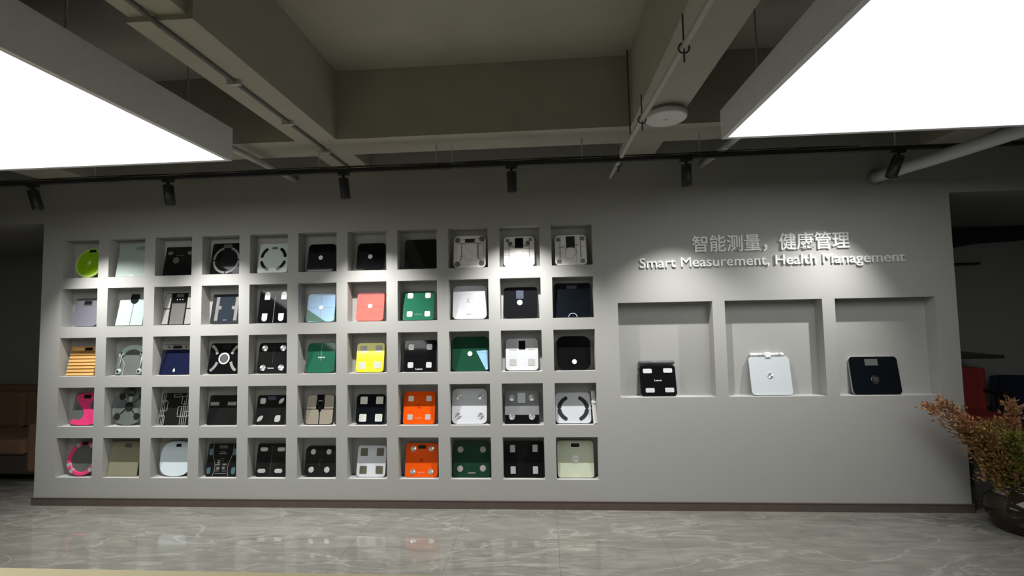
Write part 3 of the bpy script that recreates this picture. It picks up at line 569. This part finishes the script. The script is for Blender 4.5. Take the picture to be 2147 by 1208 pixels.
scale('orange scale with four square pads and no display', 7,3,5,1681,983,2006,645,ORG,[('electrode','rr',x,.78,.17,.17,.03,PAD) for x in (.23,.80)]+[('electrode','rr',x,.21,.165,.165,.03,PAD) for x in (.22,.78)]+[('led_mark','rr',.46,.545,.035,.12,.003,gl('burnt_orange',190,66,14)),('led_mark','rr',.52,.50,.12,.025,.003,gl('burnt_orange',190,66,14)),('led_mark','rr',.50,.59,.08,.025,.003,gl('burnt_orange',190,66,14)),('logo','tx',LOGO,.5,.19,.22,gl('peach_logo',250,160,120))], r=.07, base=gl('rust_base',120,40,14,.4))
scale('white glass scale with four brushed steel discs', 8,3,6,246,1110,634,715,WHT,discs((.19,.83),(.77,.23),.088), r=.14, base=BASEB)
scale('grey glass scale with white display, discs and black lower band', 9,3,6,833,1105,1212,740,GREY,[('lower_band','r4',.5,.135,.992,.264,(.0005,.0005,.08,.08),BK)]+[('display','rr',.49,.785,.225,.31,.01,gl('pale_display',214,226,230))], r=.09, base=BASEB)
Eg = [o for o in C.objects if o.get('label','').startswith('grey glass scale with white')][0]
x, y, z, w_, h_, rx = locate(9,3,6,833,1105,1212,740,1,.022)
for cx, cy in ((.21,.785),(.79,.785),(.21,.21),(.79,.21)):
    o = feat(Eg,w_,h_,('electrode','ci',cx,cy,.092,.0022,DSK)); o.location.z = .0006
scale('white glass scale with four black arcs beside loose handle bar', 10,3,6,1388,1105,1788,760,WHT,[('electrode','arc',.5,.48,.39,a,b,.115,True,mat('dark_arc',(.035,.04,.042),.25)) for a,b in ((122,172),(8,58),(190,236),(304,350))], r=.12, base=BASEW)
# loose handle with wound cord
zf = Z0-3*.45-.35; hx = atY(*cpx(6,1815,1098),.03)[0]; hx2 = atY(*cpx(6,1783,735),.085)[0]; hz2 = atY(*cpx(6,1783,735),.085)[2]
dv = Vector((hx2-hx, .050, hz2-zf)); hl = dv.length-.004
e = thing('handle_bar','white handle bar with wound white cord beside the arc scale','handle',(hx+.012,.026,zf+.006))
q = dv.to_track_quat('Z','Y'); e.rotation_mode = 'QUATERNION'; e.rotation_quaternion = q
HB = mat('handle_white',(.82,.82,.80),.4)
def hbar(bm, z0, z1, wx=.017, wy=.012):
    P = rrect(wx*2,wy*2,.008); lo = [bm.verts.new((a,b,z0)) for a,b in P]; hi = [bm.verts.new((a,b,z1)) for a,b in P]
    for k in range(len(P)): bm.faces.new((lo[k],lo[(k+1)%len(P)],hi[(k+1)%len(P)],hi[k]))
    bm.faces.new(lo[::-1]); bm.faces.new(hi); bmesh.ops.recalc_face_normals(bm, faces=bm.faces[:]); return bm
obj('grip', hbar(bmesh.new(),0,hl), HB, e)
for a, b in ((.08,.40),(.68,.95)): obj('steel_strip', bx(.001,.010,-.0135,-.0118,a*hl,b*hl), PADG, e)
cord = bmesh.new()
for k in range(4): tube(cord,[(.021*math.cos(a),.0165*math.sin(a),hl*(.58+.035*k)+.012*math.sin(a+k)) for a in [2*math.pi*j/14 for j in range(15)]],.0028,6,False)
tube(cord,[(.018,-.010,hl*.66),(.030,-.012,hl*.60),(.034,-.008,hl*.52),(.026,-.004,hl*.46)],.0028,6); tube(cord,[(-.018,-.010,hl*.62),(-.028,-.006,hl*.56),(-.026,-.004,hl*.50),(-.016,-.006,hl*.47)],.0028,6)
obj('cord', cord, HB, e)
# ---- row 5
x, y, z, w_, h_, rx = locate(0,4,7,278,402,None,122,1.0,.014); h_ = min(h_,.30); w_ = h_
e = thing('bathroom_scale','pink ring scale on clear round base','scale',(x,y,z),(rx,0,0))
obj('clear_base', prism(circ(w_/2*.94,0,h_/2,48),-.010,-.004,.001), GLS, e)
for a0, a1 in ((68,112),(128,200),(208,228),(236,310),(318,330),(338,412)):
    o = obj('ring_segment', prism(arc_outline(w_*.44,a0,a1,w_*.105,0,0,n=12,cap=False),-.004,.008,.003), PINK, e); o.location = (0,h_/2,0)
for a in (120,204,232,314,334,60): 
    o = obj('clear_joint', prism(arc_outline(w_*.44,a-6,a+6,w_*.12,0,0,n=4,cap=False),-.004,.009), clear_glass('joint_acrylic',(.92,.92,.92),haze=.5), e); o.location = (0,h_/2,0)
o = feat(e,w_,h_,('display','rr',.5,.94,.20,.085,.01,LCD)); o.location.z = .0082
scale('plain olive grey glass scale with small grey display', 1,4,7,597,412,None,134,OLIVE,[('display','rr',.58,.875,.22,.105,.005,PADD)], r=.02, base=BASEB, aspect=.98)
sup = lambda n: [(.5+.5*math.copysign(abs(math.cos(q))**(2/2.9),math.cos(q)), .5+.5*math.copysign(abs(math.sin(q))**(2/2.9),math.sin(q))) for q in [2*math.pi*k/n for k in range(n)]]
scale('white oval-cornered glass scale with small dark display', 2,4,7,1000,410,None,134,gl('ice_white_glass',214,228,232),[('display','rr',.54,.88,.16,.085,.005,LCD)], outline=sup(64), base=BASEW, base_in=.03, aspect=1.0)
waist = lambda s: [(.5+s*x_,y_) for x_,y_ in ((.325,1.0),(.33,.85),(.325,.7),(.285,.56),(.225,.40),(.205,.28),(.21,.18),(.235,.08),(.25,.01))]
scale('black scale with silver waist curves and teal oval pads', 3,4,7,1366,409,None,152,BK2,[('waist_line','ln',waist(-1),.014,PADG),('waist_line','ln',waist(1),.014,PADG)]+[('electrode','rr',x,y,.13,.21,.06,TEAL) for x,y in ((.11,.74),(.88,.74),(.10,.17),(.90,.17))]+[('display','rr',.5,.90,.27,.10,.01,LCG)]+[('print_line','rr',.5,y,wd,.012,.003,INKG) for y,wd in ((.74,.18),(.685,.26),(.09,.36),(.54,.10))]+[('print_block','rr',x,y,a,b,.004,mat('dim_print',(.14,.145,.135),.5)) for x,y,a,b in ((.40,.45,.09,.12),(.52,.47,.07,.02),(.38,.35,.14,.04),(.60,.36,.13,.05),(.40,.24,.10,.09),(.58,.25,.09,.08),(.37,.16,.14,.02),(.60,.16,.12,.02))], r=.06, base=BASEB, aspect=1.03)
scale('black scale with horizontal silver oval pads and centre line', 4,4,7,1753,411,None,152,BK2,[('electrode','rr',x,.82,.24,.12,.055,PAD) for x in (.21,.76)]+[('electrode','rr',.20,.17,.25,.12,.055,PAD),('electrode','rr',.74,.17,.25,.12,.055,PAD),('groove','ln',[(.48,.05),(.48,.95)],.008,LCG)], r=.08, base=BASEB, aspect=1.04)
scale('black scale with four round silver discs directly below the taupe steel scale', 5,4,8,113,346,328,142,BK2,[('electrode','ci',.24,.80,.08,.002,PAD),('electrode','ci',.74,.80,.08,.002,PAD),('electrode','ci',.22,.22,.085,.002,PAD),('electrode','ci',.72,.22,.085,.002,PAD),('display','rr',.5,.86,.24,.12,.01,LCD),('groove','ln',[(.48,.33),(.48,.6)],.006,LCG)], r=.16, base=BASEB)
scale('white scale with four olive square pads', 6,4,8,456,348,653,141,WHT,four('electrode',(.23,.79),(.79,.22),'rr',.25,.25,.02,OLV), r=.10, base=BASEW)
scale('orange scale with display and four brushed discs', 7,4,8,773,348,987,125,ORG,discs((.24,.79),(.83,.155),.082)+[('display','rr',.5,.885,.24,.10,.005,LCD),('led_mark','rr',.5,.49,.09,.10,.005,gl('burnt_orange',190,66,14)),('logo','tx',LOGO,.5,.14,.22,gl('peach_logo',250,160,120))], r=.08, base=gl('rust_base',120,40,14,.4))
scale('dark green scale with four round dull discs and logo', 8,4,8,1088,351,1332,112,gl('bottle_green_glass',27,60,45),[('electrode','ci',.19,.765,.08,.002,mat('stone_disc',(.42,.39,.36),.5,.3)),('electrode','ci',.80,.765,.08,.002,mat('stone_disc',(.42,.39,.36),.5,.3)),('electrode','ci',.19,.235,.08,.002,mat('stone_disc',(.42,.39,.36))),('electrode','ci',.80,.245,.08,.002,mat('stone_disc',(.42,.39,.36))),('logo','tx',LOGO,.50,.13,.21,INKG)], r=.11, base=BASEB)
scale('black scale with four white upright rectangular pads', 9,4,8,1425,352,1682,112,BK,[('electrode','rr',x,y,.13,.20,.008,PAD) for x,y in ((.21,.79),(.79,.80),(.22,.20),(.79,.20))]+[('display','rr',.53,.72,.13,.28,.005,LCD)], r=.03, base=BASEB)
scale('pale green glass scale with dark display and round white button', 10,4,8,1773,353,2013,108,PALEG,[('display_frame','rr',.5,.87,.27,.13,.005,BTN),('display','rr',.5,.87,.24,.105,.005,LCD),('button','ci',.5,.505,.095,.004,BTN)], r=.09, base=BASEB)
Ep = [o for o in C.objects if o.get('label','').startswith('pale green glass')][0]
x, y, z, w_, h_, rx = locate(10,4,8,1773,353,2013,108,1,.022)
for k in range(5):
    o = feat(Ep,w_,h_,('button_mark','rr',.444+.028*k,.512,.018,.02,.003,INKG)); o.location.z = .0036
# mint scale: the black bib display stands above the plate's edge
Em = [o for o in C.objects if o.get('label','').startswith('mint white glass')][0]
x, y, z, w_, h_, rx = locate(1,1,1,658,1083,None,797,1.03,.022)
bib = rrect4(.30*w_,.36*h_,(.02*w_,.02*w_,.148*w_,.148*w_)); o = obj('display', prism(bib,0,.004,.001), LCD, Em); o.location = (.05*w_,.99*h_,0)
# ---- big niches
e, w_, h_ = scale('black scale with handle bar on top and four white pads', 0,None,9,325,1110,707,795,BK,[('electrode','rr',x,y,.25,.145,.03,PAD) for x,y in ((.22,.82),(.79,.83),(.26,.185),(.80,.19))]+[('logo','tx',LOGO,.50,.51,.20,INKW)], r=.08, base=BASEB, t=.024)
HD = mat('dark_grey_handle',(.10,.10,.10),.4)
o = obj('handle', tube(bmesh.new(),[(-.5*w_,h_+.026,-.004),(-.497*w_,h_+.026,-.004),(.485*w_,h_+.026,-.004),(.49*w_,h_+.026,-.004)],[.013,.0155,.0155,.013],16), HD, e, True)
obj('handle_dock', bx(-.13*w_,.13*w_,-.016,.004,0,.001), BASEB, e).location = (0,h_+.006,-.012)
obj('handle_dock', bx(-.12*w_,.12*w_,h_-.03,h_+.014,-.016,-.006), BASEB, e)
e, w_, h_ = scale('white scale with white handle on top and steel centre button', 1,None,10,853,1046,1085,828,gl('snow_glass',204,212,216),[('button','ci',.49,.50,.07,.004,DSK)], r=.10, base=BASEW, t=.024)
obj('handle', tube(bmesh.new(),[(-.44*w_,h_+.014,-.008),(-.43*w_,h_+.014,-.008),(.37*w_,h_+.014,-.008),(.38*w_,h_+.014,-.008)],[.012,.016,.016,.012],16), HB, e, True)
for a, b in ((-.26,-.10),(.14,.30)): obj('steel_band', tube(bmesh.new(),[(a*w_,h_+.014,-.008),(b*w_,h_+.014,-.008)],.0166,16), PAD, e, True)
obj('handle_dock', bevel(bx(-.08*w_,.05*w_,h_-.012,h_+.034,-.022,.010),.004,1), HB, e)
e, w_, h_ = scale('navy black scale with pale side edge and ring button', 2,None,10,1425,1036,1700,830,NVB,[('display','rr',.455,.85,.27,.17,.01,mat('lcd_olive',(.13,.135,.125),.2)),('button','ci',.49,.39,.088,.003,CHR)], r=.08, base=mat('pale_edge',(.62,.62,.60),.4), t=.026, base_in=.002)
o = feat(e,w_,h_,('button_centre','ci',.49,.39,.058,.0012,mat('button_dark',(.05,.05,.055),.3))); o.location.z = .0031
# ---- flattened film on some front edges is left to the render's own light

# ================================================================== TABLE, PLANT, SOFA, BACK ROOM
CREAM = mat('cream_laminate', s2l(226,214,172), .45, nscale=8)
t = thing('table','cream topped table edge in front of the display wall','table',(2.3,-2.86,0))
obj('tabletop', bevel(bx(-1.9,1.9,-.445,.445,.722,.752),.004,1), CREAM, t)
for sx in (-1.75,1.75):
    for sy in (-.36,.36): obj('leg', bevel(bx(sx-.025,sx+.025,sy-.025,sy+.025,0,.722),.003,1), METW, t)
obj('apron', bx(-1.75,1.75,.33,.35,.64,.722), METW, t); obj('apron', bx(-1.75,1.75,-.35,-.33,.64,.722), METW, t)
# vase
VX, VY = 7.86, -.30
v = thing('glass_vase','round dark amber glass floor vase at the wall end','vase',(VX,VY,0))
prof = [(.0,.0),(.14,.0),(.165,.012),(.205,.09),(.215,.15),(.205,.20),(.165,.255),(.120,.285),(.112,.31),(.125,.335)]
inn = [(r-.007 if r > .01 else 0, z+.007 if z < .3 else z) for r,z in prof][::-1]
obj('body', lathe(bmesh.new(), prof+inn, 40), clear_glass('amber_glass',(.22,.165,.11),haze=.10), v, True)
pb = bmesh.new()
for k in range(70):
    a = random.uniform(0,6.283); r = .18*math.sqrt(random.random()); bmesh.ops.create_icosphere(pb, subdivisions=1, radius=random.uniform(.016,.026), matrix=Matrix.Translation((r*math.cos(a)*.9,r*math.sin(a)*.9,.03+random.uniform(0,.09))))
pp = obj('pebbles', pb, mat('dark_pebble',(.05,.035,.025),.35,var=.5,nscale=30), v); pp['kind'] = 'stuff'
pl = thing('dried_foliage','russet and green feathery branches in the glass vase','plant',(VX,VY,.30))
LE = [mat('russet_leaf',s2l(164,120,82),.7,var=.3,nscale=20), mat('ochre_leaf',s2l(146,120,66),.7,var=.3,nscale=20), mat('moss_leaf',s2l(120,122,50),.7,var=.3,nscale=20)]
STEM = mat('brown_stem',s2l(104,78,50),.8)
def branch(dx, dy, top, m, seed, n=230, spread=.07):
    rnd = random.Random(seed); P = []
    for i in range(9):
        s = i/8; P.append(Vector((dx*s**1.25, dy*s**1.25, -.24+(top+.24)*(1-(1-s)**1.35))))
    b = obj('branch', tube(bmesh.new(), P, [.006*(1-.7*i/8) for i in range(9)], 6), STEM, pl)
    bm = bmesh.new()
    for k in range(n):
        s = rnd.uniform(.30,1.0); i = min(int(s*8),7); f = s*8-i; p = P[i].lerp(P[i+1],f); d = (P[i+1]-P[i]).normalized()
        rad = spread*(1.25-s)*1.3
        off = Vector((rnd.gauss(0,1),rnd.gauss(0,1),rnd.gauss(0,1)))*rad*.6
        c = p+off; ax = (d*1.0+off.normalized()*.9+Vector((rnd.uniform(-.4,.4) for _ in range(3)))).normalized(); L = rnd.uniform(.022,.045); wd = L*.26
        sd = ax.cross(Vector((rnd.uniform(-1,1),rnd.uniform(-1,1),rnd.uniform(-1,1)))).normalized(); up = ax.cross(sd)
        q = [bm.verts.new(c-ax*L*.5), bm.verts.new(c+sd*wd), bm.verts.new(c+ax*L*.5+up*.004), bm.verts.new(c-sd*wd), bm.verts.new(c+up*.005)]
        for a_, b_ in ((0,1),(1,2),(2,3),(3,0)): bm.faces.new((q[a_],q[b_],q[4]))
    o = obj('leaves', bm, m, b); o['kind'] = 'stuff'
B = [(-.63,.02,.60,0),(-.52,.04,.63,0),(-.47,-.08,.52,0),(-.36,-.14,.50,1),(-.30,.05,.44,1),(-.40,-.02,.42,1),(-.20,-.18,.42,2),(-.12,.0,.40,2),(-.25,.08,.34,2),(-.16,-.10,.30,2),(.02,.06,.62,0),(.05,-.10,.48,1),(-.05,.10,.46,1),(.22,.02,.60,1),(.30,-.12,.46,2),(.40,.05,.55,0),(.14,-.2,.36,2),(.0,-.22,.33,2)]
for k, (dx,dy,tp,mi) in enumerate(B): branch(dx,dy,tp,LE[mi],k+11, 400, .085)
# sofa behind the wall, at the opening
SOF = mat('brown_sofa_fabric', s2l(128,100,76), .85, bump=.1)
s = thing('sofa','low brown sofa in the dim space behind the display wall','sofa',(-2.0,.95,0))
obj('base', bevel(bx(-1.25,1.25,-.40,.40,.08,.28),.02), mat('dark_sofa_base',s2l(70,60,52),.9), s)
for k in range(3): obj('seat_cushion', bevel(bx(-1.08+.72*k,-.37+.72*k,-.43,.20,.28,.44),.04,3), SOF, s)
for k in range(3): obj('back_cushion', bevel(bx(-1.08+.72*k,-.37+.72*k,.16,.34,.42,.84),.05,3), SOF, s)
obj('backrest', bevel(bx(-1.25,1.25,.30,.44,.20,.90),.04,3), SOF, s)
for sx in (-1.17,1.17): obj('armrest', bevel(bx(sx-.09,sx+.09,-.42,.42,.10,.60),.04,3), SOF, s)
for sx in (-1.15,1.15):
    for sy in (-.34,.34): obj('leg', tube(bmesh.new(),[(sx,sy,0),(sx,sy,.09)],.02,10), BLK, s)
# right: bar table, red and blue chairs, valance, rail
DK = mat('dark_wood_top', (.05,.045,.04), .4)
t = thing('bar_table','dark topped high table in the dim space beyond the wall end','table',(8.60,1.35,0))
obj('tabletop', bevel(bx(-.45,.46,-.28,.28,1.09,1.125),.006,1), DK, t)
obj('post', tube(bmesh.new(),[(0,0,.03),(0,0,1.09)],.035,16), BLK, t); obj('foot_plate', lathe(bmesh.new(),[(0,.03),(.22,.03),(.24,.02),(.24,0),(0,0)][::-1],32), BLK, t)
def chair(label, x, y, rz, m, seat, back, name='upholstered_chair'):
    e = thing(name,label,'chair',(x,y,0),(0,0,rz))
    obj('seat', bevel(bx(-.26,.26,-.25,.25,seat-.12,seat),.03,3), m, e)
    bm = bmesh.new(); P = arc_outline(.27,20,160,.06,0,0,n=14,cap=True)
    obj('backrest', prism([(a,b*.9) for a,b in P],seat-.10,back,.012), m, e)
    obj('arm_pad', bevel(bx(-.30,-.24,-.15,.12,seat+.16,seat+.20),.012,2), BASEB, e); obj('arm_pad', bevel(bx(.24,.30,-.15,.12,seat+.16,seat+.20),.012,2), BASEB, e)
    for sx in (-.27,.27): obj('arm_post', tube(bmesh.new(),[(sx,0,seat-.06),(sx,0,seat+.16)],.012,8), BLK, e)
    for sx in (-.21,.21):
        for sy in (-.2,.2): obj('leg', tube(bmesh.new(),[(sx*1.1,sy*1.1,0),(sx,sy,seat-.1)],.016,10), BLK, e)
    return e
chair('dark red upholstered chair beyond the wall end',8.45,.82,.1,mat('dark_red_fabric',s2l(140,44,38),.85),.62,1.02)
chair('dark blue upholstered chair beyond the wall end',9.50,1.32,-.2,mat('dark_blue_fabric',s2l(30,38,62),.85),.52,.86)
val = thing('window_blind','dark navy blind rolled below the lowered ceiling','blind',(9.8,1.80,0))
NB = mat('navy_blind_cloth',(.028,.036,.055),.9)
bm = bmesh.new(); xs = [(-1.3,.34),(-.9,.30),(-.3,.20),(1.9,.10)]
for (xa,ha),(xb,hb) in zip(xs,xs[1:]):
    q = [bm.verts.new(p) for p in ((xa,0,ZOP),(xa,0,ZOP-ha),(xb,0,ZOP-hb),(xb,0,ZOP))]; bm.faces.new(q)
bmesh.ops.remove_doubles(bm, verts=bm.verts[:], dist=1e-4); bmesh.ops.solidify(bm, geom=bm.faces[:], thickness=.012)
obj('cloth', bm, NB, val); obj('bottom_rail', tube(bmesh.new(),[(-1.3,-.03,ZOP-.45),(-.30,-.03,ZOP-.435)],.014,10), BLK, val)
obj('cord', tube(bmesh.new(),[(-1.0,-.02,ZOP-.30),(-1.0,-.03,ZOP-.45)],.004,6), BLK, val)
